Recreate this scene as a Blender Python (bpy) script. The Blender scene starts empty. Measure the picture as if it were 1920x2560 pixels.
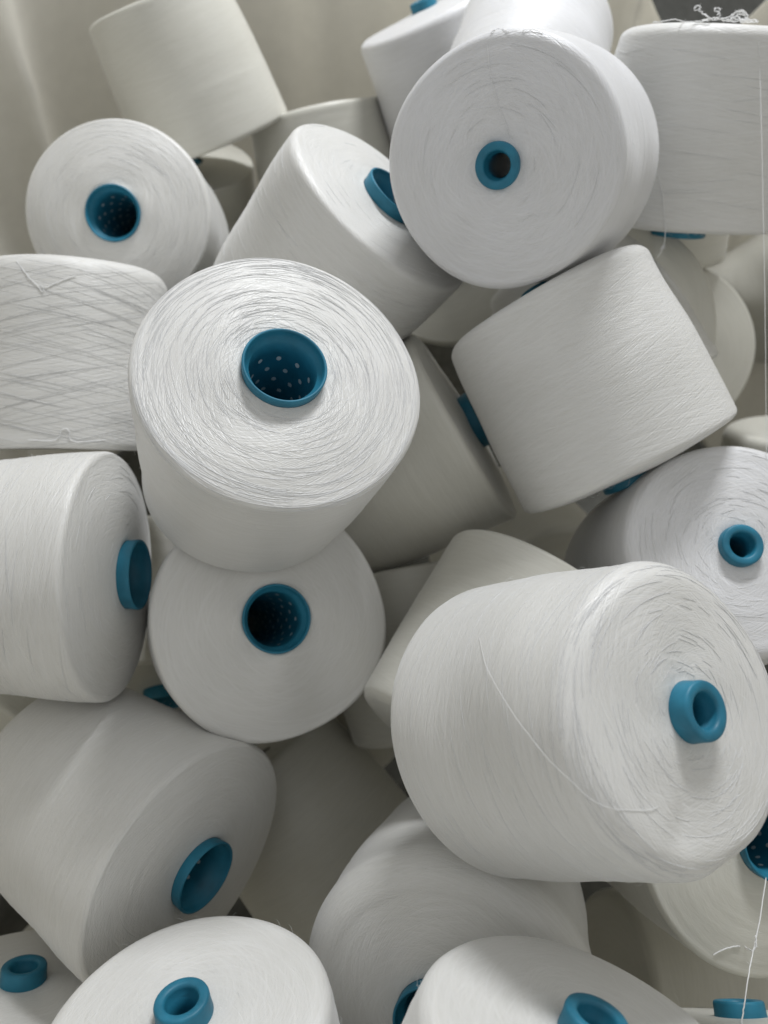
import bpy, math, random
import numpy as np
from mathutils import Vector, Matrix

# ---------------------------------------------------------------- camera
SC = bpy.context.scene
COL = SC.collection
PITCH = math.radians(57)
CAM_H = 1.0
cP, sP = math.cos(PITCH), math.sin(PITCH)
R_CW = np.array([[1, 0, 0], [0, -sP, cP], [0, -cP, -sP]])      # columns: right, down, forward
CAM = np.array([0.0, 0.0, CAM_H])
FPX, PX = 2009.0, 1.15732
def to_world(p): return R_CW @ np.asarray(p, float) + CAM
def at(u, v, z):                                                 # a point z metres in front of the camera
    return to_world(((u * PX - 960) / FPX * z, (v * PX - 1280) / FPX * z, z))
cam_d = bpy.data.cameras.new('camera')
cam = bpy.data.objects.new('camera', cam_d)
COL.objects.link(cam)
cam.location = CAM
cam.rotation_euler = (math.pi / 2 - PITCH, 0, 0)
cam_d.sensor_fit = 'VERTICAL'
cam_d.sensor_height = 36
cam_d.lens = 36 * FPX / 2560
cam_d.clip_start = 0.02
cam_d.clip_end = 50
cam_d.dof.use_dof = True
cam_d.dof.focus_distance = 0.46
cam_d.dof.aperture_fstop = 6.5
SC.camera = cam

# ---------------------------------------------------------------- light
W = bpy.data.worlds.new('World')
SC.world = W
W.use_nodes = True
bg = W.node_tree.nodes['Background']
bg.inputs[0].default_value = (0.985, 0.995, 1.0, 1)
bg.inputs[1].default_value = 0.46
def lamp(name, loc, target, size, power, color):
    d = bpy.data.lights.new(name, 'AREA')
    d.shape = 'RECTANGLE'; d.size, d.size_y = size
    d.energy = power; d.color = color
    o = bpy.data.objects.new(name, d)
    COL.objects.link(o)
    o.location = loc
    o.rotation_euler = (Vector(target) - Vector(loc)).to_track_quat('-Z', 'Y').to_euler()
    return o
CEN = (0.0, 0.35, 0.5)
lamp('ceiling_lamp', (0.32, 1.60, 1.80), CEN, (0.55, 0.22), 24, (0.95, 0.97, 1.0))
SC.view_settings.view_transform = 'Standard'
SC.view_settings.look = 'None'
SC.view_settings.exposure = 0.25
SC.view_settings.gamma = 1.0
SC.cycles.max_bounces = 8
SC.cycles.diffuse_bounces = 5

# ---------------------------------------------------------------- materials
class NT:
    def __init__(s, name):
        s.m = bpy.data.materials.new(name); s.m.use_nodes = True
        s.t = s.m.node_tree; s.b = s.t.nodes['Principled BSDF']
    def n(s, typ, **kw):
        x = s.t.nodes.new(typ)
        for k, v in kw.items(): setattr(x, k, v)
        return x
    def l(s, a, b): s.t.links.new(a, b)
    def math(s, op, a, b=None):
        x = s.n('ShaderNodeMath', operation=op)
        for i, q in enumerate((a, b)):
            if q is None: continue
            if isinstance(q, (int, float)): x.inputs[i].default_value = q
            else: s.l(q, x.inputs[i])
        return x.outputs[0]
def yarn_material(name, base, bump=1.0, lay=0.5, seed=0.0, hatch=0.5):
    """wound white spun yarn: fine rings plus two crossing helices, from the winding length 'wind'."""
    k = NT(name)
    tc = k.n('ShaderNodeTexCoord')
    sep = k.n('ShaderNodeSeparateXYZ'); k.l(tc.outputs['Object'], sep.inputs[0])
    flat = k.n('ShaderNodeCombineXYZ'); k.l(sep.outputs[0], flat.inputs[0]); k.l(sep.outputs[1], flat.inputs[1])
    nrm = k.n('ShaderNodeVectorMath', operation='NORMALIZE'); k.l(flat.outputs[0], nrm.inputs[0])
    at_ = k.n('ShaderNodeAttribute', attribute_name='wind')
    s = at_.outputs['Fac']
    def layer(turn, K, M, detail=2.0, off=0.0):
        r = k.n('ShaderNodeVectorRotate', rotation_type='Z_AXIS')
        k.l(nrm.outputs[0], r.inputs['Vector'])
        k.l(k.math('MULTIPLY', s, turn), r.inputs['Angle'])
        sp = k.n('ShaderNodeSeparateXYZ'); k.l(r.outputs[0], sp.inputs[0])
        c = k.n('ShaderNodeCombineXYZ')
        k.l(k.math('MULTIPLY', sp.outputs[0], K), c.inputs[0])
        k.l(k.math('MULTIPLY', sp.outputs[1], K), c.inputs[1])
        k.l(k.math('ADD', k.math('MULTIPLY', s, M), off + seed), c.inputs[2])
        n = k.n('ShaderNodeTexNoise'); n.inputs['Scale'].default_value = 1; n.inputs['Detail'].default_value = detail
        n.inputs['Roughness'].default_value = 0.55
        k.l(c.outputs[0], n.inputs['Vector'])
        return n.outputs['Fac']
    ringf = layer(0.0, 7.0, 1400.0, 1.0)
    ringc = layer(1.5, 2.6, 260.0, 3.0, 7.0)
    hx = layer(45.0, 34.0, 60.0, 1.0, 3.0)
    hy = layer(-45.0, 34.0, 60.0, 1.0, 11.0)
    sx = layer(95.0, 7.0, 120.0, 2.0, 21.0)
    sy = layer(-95.0, 7.0, 120.0, 2.0, 31.0)
    fine = k.math('MAXIMUM', hx, hy)
    streak = k.math('MAXIMUM', sx, sy)
    h = k.math('ADD', k.math('MULTIPLY', ringf, 0.22), k.math('MULTIPLY', ringc, lay))
    h = k.math('ADD', h, k.math('MULTIPLY', fine, hatch))
    h = k.math('ADD', h, k.math('MULTIPLY', streak, hatch * 0.8))
    bp = k.n('ShaderNodeBump'); bp.inputs['Strength'].default_value = min(1.0, 0.6 * bump)
    bp.inputs['Distance'].default_value = 0.0012
    k.l(h, bp.inputs['Height']); k.l(bp.outputs[0], k.b.inputs['Normal'])
    # soiling and uneven fibre density, very slight
    big = k.n('ShaderNodeTexNoise'); big.inputs['Scale'].default_value = 14; big.inputs['Detail'].default_value = 3
    k.l(tc.outputs['Object'], big.inputs['Vector'])
    f = k.math('ADD', k.math('MULTIPLY', streak, 0.55), k.math('MULTIPLY', big.outputs['Fac'], 0.45))
    ramp = k.n('ShaderNodeValToRGB')
    ramp.color_ramp.elements[0].position = 0.3; ramp.color_ramp.elements[1].position = 0.7
    ramp.color_ramp.elements[0].color = (base[0] * .88, base[1] * .875, base[2] * .85, 1)
    ramp.color_ramp.elements[1].color = (base[0] * 1.04, base[1] * 1.04, base[2] * 1.04, 1)
    k.l(f, ramp.inputs[0]); k.l(ramp.outputs[0], k.b.inputs['Base Color'])
    k.b.inputs['Roughness'].default_value = 0.40
    k.b.inputs['Specular IOR Level'].default_value = 0.5
    k.b.inputs['Sheen Weight'].default_value = 0.3
    k.b.inputs['Subsurface Weight'].default_value = 0.35
    k.b.inputs['Subsurface Radius'].default_value = (1, 0.95, 0.85)
    k.b.inputs['Subsurface Scale'].default_value = 0.004
    k.b.inputs['Sheen Roughness'].default_value = 0.4
    return k.m
def plain(name, col, rough=0.5, spec=0.5, bump=0.0, scale=400, var=0.0):
    k = NT(name)
    k.b.inputs['Base Color'].default_value = (*col, 1)
    k.b.inputs['Roughness'].default_value = rough
    k.b.inputs['Specular IOR Level'].default_value = spec
    if bump or var:
        tc = k.n('ShaderNodeTexCoord')
        n = k.n('ShaderNodeTexNoise'); n.inputs['Scale'].default_value = scale; n.inputs['Detail'].default_value = 4
        k.l(tc.outputs['Object'], n.inputs['Vector'])
        b = k.n('ShaderNodeBump'); b.inputs['Strength'].default_value = bump; b.inputs['Distance'].default_value = 0.0005
        k.l(n.outputs['Fac'], b.inputs['Height']); k.l(b.outputs[0], k.b.inputs['Normal'])
        if var:
            n2 = k.n('ShaderNodeTexNoise'); n2.inputs['Scale'].default_value = 60; n2.inputs['Detail'].default_value = 4
            k.l(tc.outputs['Object'], n2.inputs['Vector'])
            r = k.n('ShaderNodeValToRGB')
            r.color_ramp.elements[0].color = (*[c * (1 - var) for c in col], 1)
            r.color_ramp.elements[1].color = (*[min(1, c * (1 + var)) for c in col], 1)
            r.color_ramp.elements[0].position = .3; r.color_ramp.elements[1].position = .7
            k.l(n2.outputs['Fac'], r.inputs[0]); k.l(r.outputs[0], k.b.inputs['Base Color'])
    return k.m
WHITE = (0.68, 0.675, 0.655)
COOL = (0.70, 0.70, 0.71)
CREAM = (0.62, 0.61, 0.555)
MY = {
    'smooth': yarn_material('white_yarn_smooth', WHITE, 0.7, 0.3, 0.0, 0.5),
    'plain': yarn_material('white_yarn', WHITE, 0.9, 0.45, 5.0, 0.7),
    'cool': yarn_material('bright_white_yarn', COOL, 0.9, 0.5, 9.0, 0.8),
    'streaky': yarn_material('white_yarn_streaky', WHITE, 0.85, 0.35, 6.0, 0.9),
    'coarse': yarn_material('white_yarn_open_wound', WHITE, 0.8, 0.5, 2.0, 0.8),
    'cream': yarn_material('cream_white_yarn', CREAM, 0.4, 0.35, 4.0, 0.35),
}
M_STR = plain('yarn_strand', (0.78, 0.78, 0.77), 0.5, 0.3)
M_STR.node_tree.nodes['Principled BSDF'].inputs['Subsurface Weight'].default_value = 0.3
M_STR.node_tree.nodes['Principled BSDF'].inputs['Subsurface Scale'].default_value = 0.003
M_STR.node_tree.nodes['Principled BSDF'].inputs['Subsurface Radius'].default_value = (1, .95, .85)
M_BLUE = plain('blue_plastic', (0.016, 0.155, 0.24), 0.48, 0.4, 0.08, 260, 0.22)
M_PERF = plain('yarn_seen_through_hole', (0.62, 0.66, 0.68), 0.6, 0.2)
M_SACK = plain('woven_sack_cloth', (0.83, 0.82, 0.775), 0.75, 0.2, 0.25, 900, 0.04)
_nt = M_SACK.node_tree
_tr = _nt.nodes.new('ShaderNodeBsdfTranslucent'); _tr.inputs[0].default_value = (0.90, 0.87, 0.79, 1)
_mx = _nt.nodes.new('ShaderNodeMixShader'); _mx.inputs[0].default_value = 0.5
_nt.links.new(_nt.nodes['Principled BSDF'].outputs[0], _mx.inputs[1]); _nt.links.new(_tr.outputs[0], _mx.inputs[2])
_nt.links.new(_mx.outputs[0], _nt.nodes['Material Output'].inputs['Surface'])
M_FLOOR = plain('dark_floor', (0.10, 0.10, 0.09), 0.8, 0.2, 0.2, 200, 0.2)

# ---------------------------------------------------------------- mesh helpers
def link(name, verts, faces, mat, parent=None, smooth=True):
    me = bpy.data.meshes.new(name)
    me.from_pydata(np.asarray(verts).tolist() if len(verts) else [], [], faces)
    me.materials.append(mat)
    if smooth: me.polygons.foreach_set('use_smooth', [True] * len(me.polygons))
    me.update()
    o = bpy.data.objects.new(name, me)
    COL.objects.link(o)
    if parent: o.parent = parent
    return o
def grid_faces(nr, ns, closed_profile=False):
    F = []
    for i in range(nr if closed_profile else nr - 1):
        a, b = i * ns, ((i + 1) % nr) * ns
        for j in range(ns):
            k = (j + 1) % ns
            F.append((a + j, a + k, b + k, b + j))
    return F
def resample(pts, step):
    out = [pts[0]]
    for a, b in zip(pts[:-1], pts[1:]):
        n = max(1, int(round(math.dist(a, b) / step)))
        for i in range(1, n + 1): out.append((a[0] + (b[0] - a[0]) * i / n, a[1] + (b[1] - a[1]) * i / n))
    return out
def arc(cx, cz, r, a0, a1, n):
    return [(cx + r * math.cos(math.radians(a0 + (a1 - a0) * i / n)), cz + r * math.sin(math.radians(a0 + (a1 - a0) * i / n))) for i in range(n + 1)]
def yarn_profile(Rn, Rf, H, rn, rf, sh_n, sh_f, dome, belly):
    """(r, z): visible end at z = 0, hidden end at z = -H; from the tube at one end round to the tube at the other."""
    p = [(rn, dome)]
    for i in range(1, 9):
        t = i / 9
        p.append((rn + (Rn - sh_n - rn) * t, dome * (1 - t ** 1.6)))
    p += arc(Rn - sh_n, -sh_n, sh_n, 90, 3, 8)
    for i in range(1, 14):
        t = i / 14
        p.append((Rn + (Rf - Rn) * t + belly * math.sin(math.pi * t), -sh_n - (H - sh_n - sh_f) * t))
    p += arc(Rf - sh_f, -H + sh_f, sh_f, -3, -90, 8)
    p.append((rf, -H + 0.002))
    return p
def make_yarn(parent, Rn, Rf, H, rn, rf, mat, rng, ns=128, step=0.0026, sh_n=.006, sh_f=.006, dome=.002, belly=.0012, rough=1.0, dents=()):
    prof = resample(yarn_profile(Rn, Rf, H, rn, rf, sh_n, sh_f, dome, belly), step)
    P = np.array(prof)
    s = np.r_[0, np.cumsum(np.linalg.norm(np.diff(P, axis=0), axis=1))]
    tan = np.gradient(P, axis=0); tan /= np.linalg.norm(tan, axis=1)[:, None] + 1e-9
    nor = np.stack([-tan[:, 1], tan[:, 0]], 1)                   # outward for this direction of travel
    if nor[len(nor) // 2, 0] < 0: nor = -nor
    th = np.linspace(0, 2 * np.pi, ns, endpoint=False)
    d = np.zeros((len(P), ns))
    for _ in range(7):
        a, b, c = rng.uniform(0, 6.28), rng.integers(1, 5), rng.uniform(10, 90)
        d += 0.00032 * np.sin(b * th[None] + a + c * s[:, None])
    lay = rng.normal(size=len(P)) * 0.00016 * rough
    d += lay[:, None]
    for (tc, scn, wt, ws, dep) in dents:
        dd = np.angle(np.exp(1j * (th[None] - tc))) / wt
        d -= dep * np.exp(-dd ** 2 - ((s[:, None] - scn) / ws) ** 2)
    d[0] *= 0; d[-1] *= 0
    r = P[:, 0:1] + nor[:, 0:1] * d; z = P[:, 1:2] + nor[:, 1:2] * d
    V = np.stack([r * np.cos(th), r * np.sin(th), z + 0 * th], 2).reshape(-1, 3)
    o = link('wound_yarn', V, grid_faces(len(P), ns), mat, parent)
    at_ = o.data.attributes.new('wind', 'FLOAT', 'POINT')
    at_.data.foreach_set('value', np.repeat(s, ns).astype(np.float32))
    return o, P, s, nor, (th, d)
def tube_solid(paths, rad, sides=3):
    V, F = [], []
    for pth in paths:
        pth = np.asarray(pth, float)
        t = np.gradient(pth, axis=0); t /= np.linalg.norm(t, axis=1)[:, None] + 1e-12
        ref = np.array([0.31, 0.22, 0.92])
        u = np.cross(t, ref); u /= np.linalg.norm(u, axis=1)[:, None] + 1e-12
        v = np.cross(t, u)
        n0 = len(V); m = len(pth)
        for i in range(m):
            rr = rad * (0.35 if i in (0, m - 1) else 1)
            for k in range(sides):
                a = 2 * math.pi * k / sides
                V.append(pth[i] + rr * (math.cos(a) * u[i] + math.sin(a) * v[i]))
        for i in range(m - 1):
            for k in range(sides):
                k2 = (k + 1) % sides
                F.append((n0 + i * sides + k, n0 + i * sides + k2, n0 + (i + 1) * sides + k2, n0 + (i + 1) * sides + k))
    return V, F
def strands(parent, P, s, nor, rng, n, s_rng, th_rng=(0, 6.283), span=(0.25, 0.9), tilt=(0.0, 0.0), curve=0.0, lift=0.00015, rad=0.00022, name='surface_strands', disp=None):
    """single threads lying on the wound surface; tilt = metres of winding length per radian."""
    paths = []
    for _ in range(n):
        s0 = rng.uniform(*s_rng); t0 = rng.uniform(*th_rng); L = rng.uniform(*span)
        k = rng.choice([-1, 1]) * rng.uniform(*tilt); c = curve * rng.uniform(0.4, 1.2)
        m = max(6, int(L / 0.05))
        q = np.linspace(-L / 2, L / 2, m)
        ss = np.clip(s0 + k * q + c * q * q, s[0] + .001, s[-1] - .001)
        rr = np.interp(ss, s, P[:, 0]); zz = np.interp(ss, s, P[:, 1])
        nr = np.interp(ss, s, nor[:, 0]); nz = np.interp(ss, s, nor[:, 1])
        e = np.minimum(1, (L / 2 - np.abs(q)) / (0.15 * L)) * rad * 1.7 - rad * 1.6 + lift * 0.3
        if disp is not None:                                     # follow the uneven surface
            th, d = disp
            fi = (np.mod(t0 + q, 2 * np.pi)) / (2 * np.pi) * len(th); i0 = fi.astype(int) % len(th); i1 = (i0 + 1) % len(th); fr = fi - np.floor(fi)
            gs = np.interp(ss, s, np.arange(len(s))); g0 = np.clip(gs.astype(int), 0, len(s) - 2); gf = gs - g0
            e = e + (d[g0, i0] * (1 - fr) + d[g0, i1] * fr) * (1 - gf) + (d[g0 + 1, i0] * (1 - fr) + d[g0 + 1, i1] * fr) * gf
        rr = rr + nr * e; zz = zz + nz * e
        paths.append(np.stack([rr * np.cos(t0 + q), rr * np.sin(t0 + q), zz], 1))
    V, F = tube_solid(paths, rad)
    o = link(name, V, F, M_STR, parent)
    o['kind'] = 'stuff'
    return o
def fuzz(parent, P, s, nor, rng, n, s_rng, rad=0.00006):
    '''stray fibre ends standing off the wound surface'''
    V, F = [], []
    for _ in range(n):
        ss = rng.uniform(*s_rng); t = rng.uniform(0, 2 * np.pi)
        r = np.interp(ss, s, P[:, 0]); z = np.interp(ss, s, P[:, 1]); a, b = np.interp(ss, s, nor[:, 0]), np.interp(ss, s, nor[:, 1])
        p0 = np.array([r * math.cos(t), r * math.sin(t), z]); nn = np.array([a * math.cos(t), a * math.sin(t), b])
        tg = np.array([-math.sin(t), math.cos(t), rng.normal() * .4]); L = rng.uniform(.001, .0045); sg = rng.choice([-1, 1])
        q = [p0 - nn * .0003, p0 + nn * L * .25 + tg * sg * L * .35, p0 + nn * L * .42 + tg * sg * L * .8, p0 + nn * L * .3 * rng.uniform(.3, 1.6) + tg * sg * L * 1.3]
        v, f = tube_solid([q], rad)
        n0 = len(V); V += v; F += [tuple(n0 + i for i in g) for g in f]
    o = link('stray_fibres', V, F, M_STR, parent); o['kind'] = 'stuff'
    return o
def lathe(name, prof, mat, parent, ns=72, closed=True, notch=None):
    P = np.array(prof); th = np.linspace(0, 2 * np.pi, ns, endpoint=False)
    V = np.stack([P[:, 0:1] * np.cos(th), P[:, 0:1] * np.sin(th), P[:, 1:2] + 0 * th], 2)
    return link(name, V.reshape(-1, 3), grid_faces(len(P), ns, closed), mat, parent)
def make_tube(parent, end, p, H, holes=True, farp=0.012):
    """blue perforated plastic cone tube with both its ends; local +Z leaves the visible end."""
    rL, rS = 0.0252, 0.0145
    L0, L1 = p, -(H + farp)
    r0, r1 = (rL, rS) if end == 'L' else (rS, rL)
    wall = 0.0015
    def big(zsign, zc):          # thin lip with a shallow step inside
        o = lambda r, d: (r, zc - zsign * d)
        return [o(rL - .0010, .012), o(rL - .0004, .006), o(rL, .0012), o(rL - .0003, .0003), o(rL - .0010, 0), o(rL - .0017, .0004), o(rL - .0020, .0014), o(rL - .0024, .0062), o(rL - .0048, .0070), o(rL - .0052, .02)]
    def small(zsign, zc):        # rounded nose that closes to a smaller hole
        o = lambda r, d: (r, zc - zsign * d)
        return [o(rS + .0006, .012), o(rS, .006), o(rS - .0001, .0016), o(rS - .0005, .0005), o(rS - .0013, 0), o(rS - .0044, .0002), o(rS - .0054, .0008), o(rS - .0059, .0025), o(rS - .0061, .0065), o(rS - .0068, .0072), o(rS - .0068, .014)]
    near = (big if end == 'L' else small)(1, L0)
    far = (small if end == 'L' else big)(-1, L1)
    prof = near + far[::-1]
    t = lathe('tube', prof[::-1], M_BLUE, parent)
    if holes:
        V, F = [], []
        rin0 = near[-1][0]; rin1 = far[-1][0]
        for row in range(11):
            z = L0 - 0.024 - row * 0.0105
            f = (L0 - 0.02 - z) / (L0 - L1 - .03)
            r = rin0 + (rin1 - rin0) * f - 0.00025
            for j in range(10):
                a0 = 2 * math.pi * (j + 0.5 * (row % 2)) / 10
                c = len(V); V.append((r * math.cos(a0), r * math.sin(a0), z))
                for q in range(8):
                    b = 2 * math.pi * q / 8
                    a = a0 + 0.0016 * math.cos(b) / r
                    V.append((r * math.cos(a), r * math.sin(a), z + 0.0023 * math.sin(b)))
                for q in range(8): F.append((c, c + 1 + (q + 1) % 8, c + 1 + q))
        link('perforations', V, F, M_PERF, t, False)['kind'] = 'stuff'
    return t
def axis_frame(P, a, roll=0.0):
    z = Vector(a).normalized()
    up = Vector((0, 0, 1)) if abs(z.z) < .95 else Vector((0, 1, 0))
    x = up.cross(z).normalized(); y = z.cross(x)
    m = Matrix((x, y, z)).transposed().to_4x4()
    m.translation = Vector(P)
    return m @ Matrix.Rotation(roll, 4, 'Z')

# ---------------------------------------------------------------- setting
link('floor', [(-6, -6, -.12), (6, -6, -.12), (6, 6, -.12), (-6, 6, -.12)], [(0, 1, 2, 3)], M_FLOOR)['kind'] = 'structure'
def make_sack():
    """woven sack wall standing behind and round the heap, with soft vertical folds."""
    n, m = 420, 60
    V, F = [], []
    rnd = random.Random(4)
    ph = [rnd.uniform(0, 6.28) for _ in range(8)]
    cx, cy, rx, ry, ex = 0.07, 0.43, 0.57, 0.72, 2.6
    for j in range(m):
        h = j / (m - 1)
        for i in range(n):
            t = math.radians(-120 + 420 * 0.857 * i / (n - 1))
            c, s = math.cos(t), math.sin(t)
            r = (abs(c / rx) ** ex + abs(s / ry) ** ex) ** (-1 / ex)
            fold = 0.030 * (abs(math.sin(8.5 * t + ph[0] + 0.9 * h)) ** 0.7 - 0.5) * 1.6 + 0.010 * math.sin(31 * t + ph[1] - 1.5 * h) + 0.003 * math.sin(67 * t + ph[2] + 2 * h)
            bul = 0.022 * math.sin(5 * t + ph[3] + 3 * h)
            d = math.degrees(t)
            sag = math.exp(-((d - 63) / 11) ** 2)
            top = 0.80 - 0.36 * sag
            rr = r + fold * (0.4 + 0.6 * h) + bul
            V.append((cx + rr * c, cy + rr * s, -0.116 + (top + 0.12) * h))
    for j in range(m - 1):
        for i in range(n - 1):
            a = j * n + i
            F.append((a, a + 1, a + n + 1, a + n))
    o = link('sack', V, F, M_SACK)
    md = o.modifiers.new('thickness', 'SOLIDIFY'); md.thickness = 0.0015; md.offset = 1
    o['label'] = 'pale woven sack lining hanging in soft folds behind the heap of cones'
    o['category'] = 'sack'
    return o
make_sack()

# ---------------------------------------------------------------- yarn cones
# key: end turned to us, (u, v, z) of that rim's centre, axis (camera frame), radii, length, tube stand-out
CONES = {
    'A': ('L', 608.7, 812.2, 0.4776, 0.2734, -0.3749, -0.8858, 0.0868, 0.0784, 0.1465, 0.0128),
    'B': ('S', 1081.4, 357.5, 0.5206, -0.3562, 0.3788, -0.8542, 0.0782, 0.0885, 0.1506, 0.0115),
    'C': ('L', 253.5, 466.4, 0.7426, 0.0048, 0.1672, -0.9859, 0.0857, 0.0774, 0.1484, 0.0148),
    'Dd': ('S', 147.9, 588.4, 0.6653, 0.0055, -0.9972, -0.0752, 0.0783, 0.0890, 0.1465, 0.0140),
    'Ff': ('L', 247.1, 1241.5, 0.5773, 0.9993, -0.0128, -0.0364, 0.0886, 0.0780, 0.1500, 0.0193),
    'E': ('L', 591.4, 1337.4, 0.5882, 0.3505, -0.1559, -0.9235, 0.0883, 0.0774, 0.1485, 0.0116),
    'G': ('L', 412.9, 1872.8, 0.5513, 0.8272, 0.2887, -0.4821, 0.0893, 0.0779, 0.1479, 0.0153),
    'I': ('S', 399.6, 2196.2, 0.4185, -0.1058, -0.9587, -0.2641, 0.0754, 0.0882, 0.1504, 0.0118),
    'J': ('S', 1274.4, 2245.7, 0.3537, 0.2648, -0.9623, -0.0627, 0.0769, 0.0884, 0.1500, 0.0122),
    'K': ('S', 1487.3, 1538.2, 0.3865, 0.4989, -0.2618, -0.8261, 0.0761, 0.0870, 0.1363, 0.0098),
    'L': ('S', 1595.2, 1181.4, 0.5521, 0.0135, -0.2673, -0.9635, 0.0771, 0.0886, 0.1512, 0.0079),
    'M': ('L', 1355.4, 1004.2, 0.6156, 0.4525, 0.8918, 0.0015, 0.0861, 0.0817, 0.1407, 0.0136),
    'N': ('L', 1008.0, 918.4, 0.7033, 0.8482, -0.4783, -0.2273, 0.0910, 0.0773, 0.1486, 0.0134),
    'O': ('L', 834.8, 439.9, 0.6365, 0.6209, -0.5343, -0.5736, 0.0876, 0.0795, 0.1502, 0.0129),
    'P': ('S', 333.3, 1.6, 0.8556, -0.3519, -0.7872, -0.5064, 0.0773, 0.0887, 0.1491, 0.0140),
    'Q': ('S', 921.1, 29.0, 0.8818, -0.3914, -0.7478, -0.5363, 0.0800, 0.0877, 0.1502, 0.0139),
    'R': ('S', 1099.9, 275.6, 0.7138, -0.2531, 0.8303, -0.4965, 0.0699, 0.0732, 0.1491, 0.0140),
    'Ss': ('L', 1467.0, 475.2, 0.7256, -0.0485, 0.8858, 0.4616, 0.0887, 0.0778, 0.1466, 0.0129),
    'Tt': ('L', 1359.0, 862.4, 0.7894, 0.4498, 0.8930, 0.0151, 0.0904, 0.0794, 0.1508, 0.0121),
    'V': ('L', 1460.0, 757.0, 0.8893, 0.0631, 0.1689, -0.9836, 0.0921, 0.0777, 0.1499, 0.0120),
    'Y': ('S', 679.4, 235.6, 0.9513, -0.1924, -0.8830, -0.4282, 0.0780, 0.0906, 0.1490, 0.0140),
    'AA': ('L', 1179.2, 1287.7, 0.6299, 0.5526, -0.7687, 0.3221, 0.0847, 0.0788, 0.1446, 0.0120),
    'DD': ('L', 951.3, 2176.2, 0.4751, -0.2450, 0.0847, -0.9658, 0.0902, 0.0790, 0.1473, 0.0177),
    'EE': ('L', 1649.4, 1809.4, 0.5439, 0.1824, -0.1706, -0.9683, 0.0886, 0.0788, 0.1501, 0.0157),
    'CC': ('L', 764.2, 1910.1, 0.7480, 0.6062, 0.7951, -0.0183, 0.0888, 0.0780, 0.1500, 0.0120),
    'GG': ('S', 49.8, 2124.4, 0.5392, 0.0599, -0.9981, 0.0142, 0.0769, 0.0890, 0.1500, 0.0124),
    'FF': ('S', 1601.0, 2199.8, 0.4731, -0.0068, -0.8873, 0.4611, 0.0770, 0.0888, 0.1500, 0.0092),
    'PP': ('L', 967.4, 567.5, 0.8931, -0.1419, 0.1131, -0.9834, 0.0889, 0.0779, 0.1500, 0.0120),
    'Z': ('S', 412.7, 348.2, 1.0061, 0.1235, -0.6772, -0.7254, 0.0771, 0.0888, 0.1501, 0.0140),
    'JJ': ('L', 366.7, 1484.6, 0.7728, 0.1337, 0.8963, -0.4228, 0.0884, 0.0779, 0.1500, 0.0148),
    'Wn': ('S', 1406.3, 573.6, 0.9137, 0.0735, 0.9261, 0.3701, 0.0765, 0.0883, 0.1501, 0.0112),
    'V2': ('L', 1690.0, 1180.0, 1.0000, 0.0526, 0.9474, 0.3158, 0.0890, 0.0780, 0.1500, 0.0120),
    'V3': ('S', 1790.0, 560.0, 1.0800, 0.3094, -0.2063, -0.9283, 0.0770, 0.0890, 0.1500, 0.0140),
    'X2': ('S', 1189.2, 754.4, 0.8626, -0.3138, 0.0075, 0.9494, 0.0791, 0.0895, 0.1512, 0.0142),
    'BB': ('L', 876.4, 1242.4, 0.7714, -0.1754, -0.9684, 0.1772, 0.0883, 0.0769, 0.1492, 0.0120),
    'II': ('L', 827.3, 1399.6, 0.8856, 0.4736, -0.7569, -0.4503, 0.0889, 0.0780, 0.1500, 0.0120),
    'HH': ('L', -47.2, 1641.7, 0.7571, -0.2325, 0.4958, -0.8367, 0.0890, 0.0780, 0.1500, 0.0120),
    'KK': ('S', 1205.8, 1289.4, 0.8152, 0.2639, 0.3856, -0.8841, 0.0768, 0.0890, 0.1500, 0.0140),
    'LL': ('L', 1640.0, 2125.0, 0.7400, 0.9734, 0.1025, 0.2049, 0.0890, 0.0780, 0.1500, 0.0120),
    'MM': ('S', 40.0, 2260.0, 0.7800, -0.5051, 0.3030, -0.8081, 0.0770, 0.0890, 0.1500, 0.0140),
    'OO': ('L', 557.0, 746.6, 0.9470, 0.3409, 0.5481, -0.7638, 0.0886, 0.0780, 0.1495, 0.0117),
}
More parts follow.
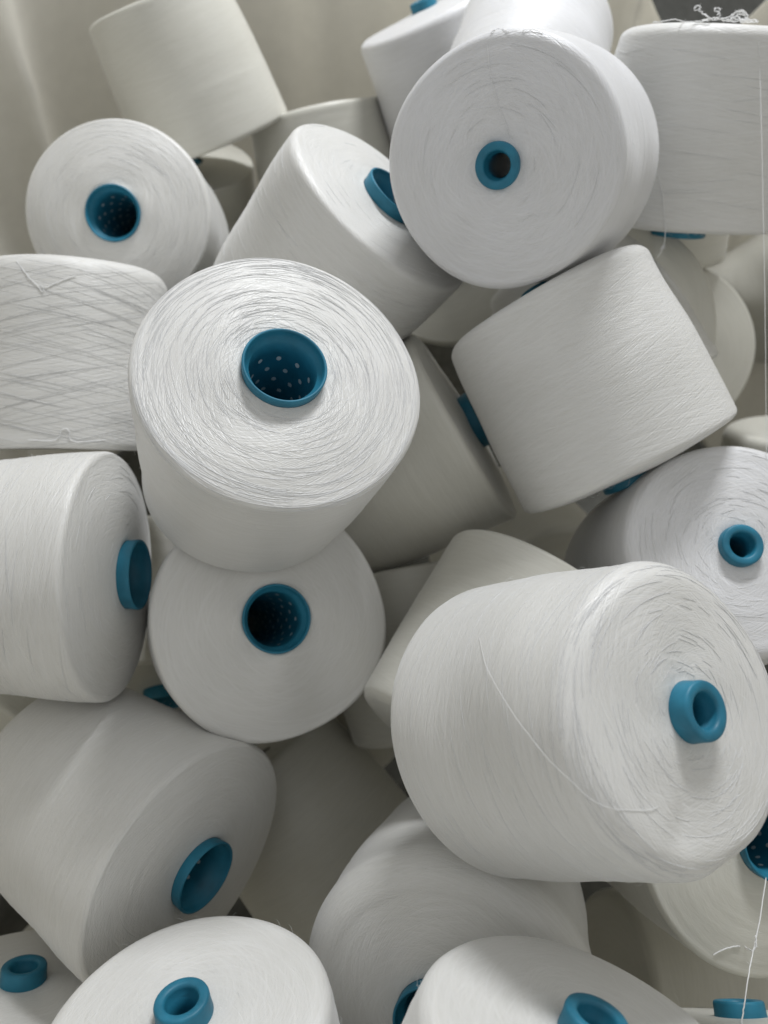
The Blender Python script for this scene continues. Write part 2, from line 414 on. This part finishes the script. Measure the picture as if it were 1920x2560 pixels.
LOOK = {
    'A': dict(label='big white cone left of centre whose wide blue bore shows rows of pale holes', mat='coarse', ns=192, step=.0016, rough=.15, out=.007, sh=.004,
              strands=[dict(where='face', n=380, span=(.2, .9), tilt=(.0005, .006), curve=.004, rad=.00015), dict(where='edge', n=90, span=(.3, 1.0), tilt=(.001, .006), curve=-.004, rad=.00018)]),
    'B': dict(label='white cone at upper right, narrow thick-walled blue tube end facing straight out', mat='cool', ns=176, step=.002, out=.005, rough=.6,
              strands=[dict(where='face', n=25, span=(.3, .9), tilt=(.0005, .004), curve=.003, rad=.00016)]),
    'C': dict(label='white cone at far left leaning on the sack, wide dark blue bore facing us', mat='plain', ns=144, out=.003,
              strands=[dict(where='face', n=90, part=(.2, 1), span=(.25, .9), tilt=(.0005, .005), curve=.003, rad=.00016)]),
    'Dd': dict(sh=.014, label='upright white cone at left edge with crossed winding and a broken thread', mat='coarse', ns=176, step=.002, dome=.001, p=-.001, farp=-.002, rough=.08,
               strands=[dict(where='side', n=380, span=(.6, 1.6), tilt=(.013, .026), rad=.00012, lift=.0002)]),
    'Ff': dict(label='white cone lying on its side at left edge, blue tube end pointing right', mat='streaky', ns=160, out=.009, rough=.2,
               strands=[dict(where='side', n=90, part=(0, .7), span=(.3, .8), tilt=(.004, .014), rad=.00016), dict(where='face', n=40, span=(.2, .6), tilt=(.0005, .005), curve=.003)]),
    'E': dict(label='smooth plain-faced white cone directly under the big dotted-bore cone, dark bore facing out', mat='smooth', ns=176, out=.003, rough=.25),
    'G': dict(label='white cone at lower left tipped to the right, its wide blue tube standing out', mat='plain', ns=176, out=.008, rough=.5),
    'I': dict(label='white cone at bottom left of centre, small blue nose at the frame edge', mat='smooth', ns=176, out=.012, rough=.4),
    'J': dict(label='white cone at bottom right of centre, face half shaded, below the largest cone', mat='smooth', ns=176, out=.014, rough=.4),
    'K': dict(label='largest white cone, lying at lower right with a loose thread across its side', mat='coarse', ns=208, step=.0018, out=.011, p=.011, rough=.2, sh=.014,
              dents=((1480, 1790, None, .16, .014, .0022), (1560, 1750, .062, .14, .006, .002), (1590, 1830, .060, .22, .006, .0025), (1420, 1700, None, .3, .010, .0008)),
              strands=[dict(where='side', n=120, span=(.3, .9), tilt=(.004, .014), rad=.00014), dict(where='face', n=150, span=(.2, .7), tilt=(.0005, .006), curve=.004, rad=.00018), dict(where='edge', n=60, span=(.3, .8), tilt=(.001, .006), rad=.00018)]),
    'L': dict(label='white cone at right edge just above the largest cone, small blue nose facing out', mat='cool', ns=160, out=.008,
              strands=[dict(where='face', n=80, span=(.2, .8), tilt=(.0005, .006), curve=.004)]),
    'M': dict(label='white cone lying sideways at right centre, both ends turned away from view', mat='streaky', ns=176, step=.002, rough=.2),
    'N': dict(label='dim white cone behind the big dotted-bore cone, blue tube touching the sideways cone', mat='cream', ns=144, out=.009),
    'O': dict(label='white cone with a streaky lit side, blue tube half hidden behind upper right cone', mat='streaky', ns=176, step=.002, out=.010, rough=.2,
              strands=[dict(where='side', n=120, span=(.25, .7), tilt=(.003, .010), rad=.00016), dict(where='face', n=50, span=(.2, .6), tilt=(.0005, .005), curve=.003)]),
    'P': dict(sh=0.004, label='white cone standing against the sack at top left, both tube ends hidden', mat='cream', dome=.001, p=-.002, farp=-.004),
    'Q': dict(label='far white cone at top centre, sliver of blue tube cut by the top edge', mat='cool'),
    'R': dict(label='bright white cone cut by the top edge, just behind the upper right cone', mat='cool', farp=.0),
    'Ss': dict(label='upright white cone at top right corner with a tangle of thread on its top', mat='streaky', ns=160, step=.002, farp=-.003, rough=.2,
               strands=[dict(where='side', n=70, span=(.3, .9), tilt=(.004, .014), rad=.00016)]),
    'Tt': dict(label='white cone mostly hidden behind the right side of the sideways cone', mat='plain', p=-.004, farp=-.004, dome=.001),
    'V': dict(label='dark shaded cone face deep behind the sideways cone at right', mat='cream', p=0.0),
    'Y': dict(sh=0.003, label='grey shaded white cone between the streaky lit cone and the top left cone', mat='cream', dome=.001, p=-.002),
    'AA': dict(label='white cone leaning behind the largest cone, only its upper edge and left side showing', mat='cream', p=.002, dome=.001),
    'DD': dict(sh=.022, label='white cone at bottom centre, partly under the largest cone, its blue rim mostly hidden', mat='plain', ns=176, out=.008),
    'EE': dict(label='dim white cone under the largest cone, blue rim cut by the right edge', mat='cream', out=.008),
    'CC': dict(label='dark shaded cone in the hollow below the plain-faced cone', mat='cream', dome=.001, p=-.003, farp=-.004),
    'GG': dict(label='cone at the bottom left corner with a small dark blue nose above its white face', mat='smooth', out=.010),
    'FF': dict(label='cone at the bottom right corner, dark blue nose standing just above the frame edge', mat='cream', out=.011),
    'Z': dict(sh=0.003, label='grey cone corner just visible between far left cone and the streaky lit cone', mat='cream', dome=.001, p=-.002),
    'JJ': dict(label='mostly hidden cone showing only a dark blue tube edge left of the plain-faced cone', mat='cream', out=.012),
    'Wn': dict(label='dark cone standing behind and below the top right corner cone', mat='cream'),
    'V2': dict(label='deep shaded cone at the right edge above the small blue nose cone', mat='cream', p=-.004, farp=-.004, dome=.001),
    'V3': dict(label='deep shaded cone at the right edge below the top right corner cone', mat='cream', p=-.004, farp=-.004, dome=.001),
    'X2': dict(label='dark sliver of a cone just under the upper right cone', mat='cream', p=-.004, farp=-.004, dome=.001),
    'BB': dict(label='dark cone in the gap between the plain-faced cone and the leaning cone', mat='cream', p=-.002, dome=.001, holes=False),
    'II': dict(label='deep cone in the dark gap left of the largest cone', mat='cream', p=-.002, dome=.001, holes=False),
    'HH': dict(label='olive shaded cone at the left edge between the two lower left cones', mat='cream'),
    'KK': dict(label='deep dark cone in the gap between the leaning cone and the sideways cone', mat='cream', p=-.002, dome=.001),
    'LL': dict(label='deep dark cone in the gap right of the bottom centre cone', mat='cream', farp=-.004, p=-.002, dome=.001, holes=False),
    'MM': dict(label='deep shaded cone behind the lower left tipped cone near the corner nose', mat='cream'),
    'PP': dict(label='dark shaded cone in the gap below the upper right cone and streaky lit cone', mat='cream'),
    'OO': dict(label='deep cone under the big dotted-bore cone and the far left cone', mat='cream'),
}

BUILT = {}
for idx, (key, (end, u, v, z, ax, ay, az, Rn, Rf, H, p)) in enumerate(CONES.items()):
    rng = np.random.default_rng(100 + idx)
    lk = LOOK.get(key, {})
    a = R_CW @ np.array([ax, ay, az]); P = at(u, v, z)
    root = bpy.data.objects.new('yarn_cone', None)
    root.empty_display_size = 0.02
    COL.objects.link(root)
    root.matrix_world = root.matrix_basis = axis_frame(P, a, lk.get('roll', 0.0))
    root['label'] = lk.get('label', 'white yarn cone'); root['category'] = 'yarn cone'
    root['group'] = 'white yarn cones heaped in the sack'
    rn, rf = (0.0248, 0.0143) if end == 'L' else (0.0143, 0.0248)
    sn, sf = (0.0045, 0.009) if end == 'L' else (0.008, 0.005)
    sn = lk.get('sh', sn)
    dome = lk.get('dome', max(.001, p - lk.get('out', .006 if end == 'L' else .009)))
    dents = []
    for (du, dv, ds, wt, ws, dep) in lk.get('dents', ()):       # a push into the yarn where the ray through that point meets the face plane
        ray = at(du, dv, 1.0) - CAM
        t_ = np.dot(P - CAM, a) / np.dot(ray, a)
        q = root.matrix_world.inverted() @ Vector(CAM + ray * t_)
        dents.append((math.atan2(q.y, q.x), (math.hypot(q.x, q.y) - rn) if ds is None else ds, wt, ws, dep))
    y, Pp, s, nor, dd_ = make_yarn(root, Rn, Rf, H, rn, rf, MY[lk.get('mat', 'plain')], rng, lk.get('ns', 128), lk.get('step', .0026),
                   sn, sf, dome, lk.get('belly', .0012), lk.get('rough', 0.5), dents)
    make_tube(root, end, lk.get('p', p), H, lk.get('holes', end == 'L'), lk.get('farp', .012))
    sf_ = Rn - rn                                            # winding length where the face ends and the side begins
    for kw in lk.get('strands', ()):
        kw = dict(kw); w = kw.pop('where')
        rg = {'face': (0.004, sf_ - .001), 'side': (sf_ + .004, sf_ + H - .008), 'edge': (sf_ - .012, sf_ + .004)}[w]
        if 'part' in kw:
            q = kw.pop('part'); rg = (rg[0] + (rg[1] - rg[0]) * q[0], rg[0] + (rg[1] - rg[0]) * q[1])
        strands(y, Pp, s, nor, rng, s_rng=rg, disp=dd_, **kw)
    if lk.get('ns', 0) >= 144:
        fuzz(y, Pp, s, nor, rng, 260, (.01, s[-1] - .07))
    BUILT[key] = (root, Pp, s, nor, end)

# ---------------------------------------------------------------- loose threads
from mathutils.bvhtree import BVHTree
bpy.context.view_layer.update()
TREES = {}
def tree_of(key):
    if key not in TREES:
        root = BUILT[key][0]
        o = [c for c in root.children if c.name.startswith('wound_yarn')][0]
        mw = root.matrix_world
        TREES[key] = BVHTree.FromPolygons([mw @ v.co for v in o.data.vertices], [tuple(p.vertices) for p in o.data.polygons])
    return TREES[key]
def on(key, u, v, lift=0.0006):
    """the point where a thread lies on that cone's surface."""
    d = Vector(at(u, v, 1.0) - CAM).normalized()
    loc, nor, i, dist = tree_of(key).ray_cast(Vector(CAM), d)
    if loc is None: return None
    if nor.dot(d) > 0: nor = -nor
    return np.array(loc + nor * lift)
def spline(pts, n=8):
    P = [np.asarray(p, float) for p in pts if p is not None]
    out = []
    for i in range(len(P) - 1):
        a, b, c, d = P[max(0, i - 1)], P[i], P[i + 1], P[min(len(P) - 1, i + 2)]
        for k in range(n):
            t = k / n
            out.append(0.5 * ((2 * b) + (c - a) * t + (2 * a - 5 * b + 4 * c - d) * t * t + (-a + 3 * b - 3 * c + d) * t ** 3))
    out.append(P[-1])
    return np.array(out)
def thread(paths, label, rad=0.00024, wob=0.00012, seed=0, fuzz=0):
    rg = np.random.default_rng(seed)
    ps = []
    for p in paths:
        q = spline(p)
        q = q + rg.normal(size=q.shape) * wob
        ps.append(q)
        for _ in range(fuzz):
            i = rg.integers(0, len(q) - 1)
            d1 = rg.normal(size=3); d1 /= np.linalg.norm(d1)
            d2 = rg.normal(size=3); d2 /= np.linalg.norm(d2)
            L = rg.uniform(.001, .003)
            ps.append(None if False else np.array([q[i], q[i] + d1 * L * .5, q[i] + d1 * L * .8 + d2 * L * .4]))
    V, F = [], []
    for q in ps:
        v, f = tube_solid([q], rad if len(q) > 3 else rad * .3, 5)
        n0 = len(V); V += v; F += [tuple(n0 + i for i in g) for g in f]
    o = link('yarn_thread', V, F, M_STR)
    o['label'] = label; o['category'] = 'thread'; o['group'] = 'loose thread ends'
    return o
def curl(c, r, n, seed, flat=1.0):
    rg = np.random.default_rng(seed)
    return [np.array(c) + r * rg.uniform(.5, 1) * np.array([math.cos(i * 2.1 + seed), flat * math.sin(i * 1.7), math.sin(i * 2.6 + 1)]) for i in range(n)]
thread([[on('K', u, v, .0005 + .0012 * math.sin(math.pi * min(1, i / 8))) for i, (u, v) in enumerate([(1037, 1378), (1050, 1430), (1068, 1468), (1090, 1505), (1118, 1548), (1150, 1590), (1190, 1640), (1235, 1685), (1279, 1727), (1329, 1747), (1395, 1750), (1420, 1742)])]],
       'single fine thread lying across the side of the largest cone', .00014, .00003)
thread([[on('Dd', u, v) for u, v in [(0, 541), (20, 536), (35, 563), (60, 596), (82, 618), (92, 631), (95, 622), (86, 617), (100, 621), (130, 608), (165, 596)]]],
       'broken thread end with a kink on the crossed-wound cone at left', .0003, .00008, 3, 4)
thread([[on('Dd', u, v) for u, v in [(60, 950), (110, 952), (128, 944), (133, 930), (142, 926), (150, 933), (150, 946), (170, 955), (230, 950)]]],
       'small thread loop low on the crossed-wound cone at left', .0003, .00006, 4, 3)
s0 = on('Ss', 1640, 150, .001); l0 = on('L', 1654, 985, .001)
thread([[on('Ss', 1638, 90, .0006), on('Ss', 1640, 120, .0008), s0] + [s0 + (l0 - s0) * t + np.array([0, 0, .002 * math.sin(math.pi * t)]) for t in (.25, .5, .75)] + [l0, on('L', 1657, 1010)]],
       'long taut thread running down the right edge from the corner cone', .0002, .00006, 5, 8)
k0 = on('Ss', 1437, 480, .001)
zk = (R_CW.T @ (k0 - CAM))[2]
thread([[on('Ss', 1424, 380), on('Ss', 1433, 430), k0, at(1437, 508, zk + .004), at(1434, 528, zk + .006), at(1430, 541, zk + .006), at(1420, 557, zk + .008)],
        curl(at(1432, 534, zk + .006), .0022, 9, 3)], 'knotted thread end hanging below the top right corner cone', .0003, .0001, 6, 10)
zt = (R_CW.T @ (on('Ss', 1560, 60) - CAM))[2] + .005
T_ = lambda cx, cy, dz=0.0: at(829.5 + .5 * cx, .5 * cy, zt + dz)
thread([[T_(1160, 97, .002), T_(1200, 91), T_(1260, 86, .003), T_(1310, 95, .01), T_(1370, 92, .004), T_(1410, 86), T_(1400, 72, -.002), T_(1375, 58), T_(1362, 42), T_(1345, 44), T_(1343, 30), T_(1356, 24), T_(1367, 33), T_(1360, 44), T_(1385, 62), T_(1412, 82), T_(1440, 84), T_(1450, 70), T_(1447, 52), T_(1432, 48), T_(1434, 34), T_(1447, 35), T_(1450, 48), T_(1440, 66)],
        [T_(1450, 82), T_(1480, 76), T_(1510, 60), T_(1540, 50), T_(1562, 56), T_(1570, 72), T_(1550, 86), T_(1510, 80), T_(1530, 62), T_(1556, 66), T_(1575, 84), T_(1612, 88), T_(1600, 96, .004), T_(1500, 92, .006)],
        [T_(1370, 88, .004), T_(1430, 78, .006), T_(1470, 88, .004), T_(1520, 72, .01), T_(1548, 82, .008), T_(1590, 92, .006)],
        [T_(1500, 84, -.003), T_(1520, 52, -.004), T_(1545, 44, -.004), T_(1566, 60, -.002), T_(1560, 88, -.002), T_(1480, 90)]],
       'tangle of curled thread on top of the corner cone', .0004, .0003, 7, 26)
thread([[on('B', u, v, .0003) for u, v in [(1049, 74), (1054, 110), (1058, 148), (1066, 185), (1074, 215), (1086, 250), (1098, 281), (1104, 300)]]],
       'faint thread end lying on the upper face of the cone at upper right', .00016, .00003, 8)
thread([[on('B', u, v, .0006) for u, v in [(1060, 74), (1067, 68), (1076, 64), (1090, 66), (1100, 72)]], [on('B', u, v, .0006) for u, v in [(1128, 68), (1150, 66), (1172, 72)]]],
       'short loose loop at the top rim of the cone at upper right', .0002, .00025, 9, 5)
e0 = at(1655, 1895, .50)
thread([[e0, at(1643, 1977, .487), at(1632, 2031, .478), at(1621, 2085, .468), at(1610, 2153, .445), at(1602, 2212, .425), at(1598, 2290, .41)],
        [at(1632, 2020, .479), at(1634, 2040, .476), at(1630, 2052, .475)],
        [at(1623, 2053, .474)] + [on('EE', u, v) for u, v in [(1610, 2046), (1594, 2043), (1575, 2046), (1556, 2053), (1540, 2062)]]],
       'thread hanging down over the lower right cone, with a side strand', .0004, .0001, 10, 12)
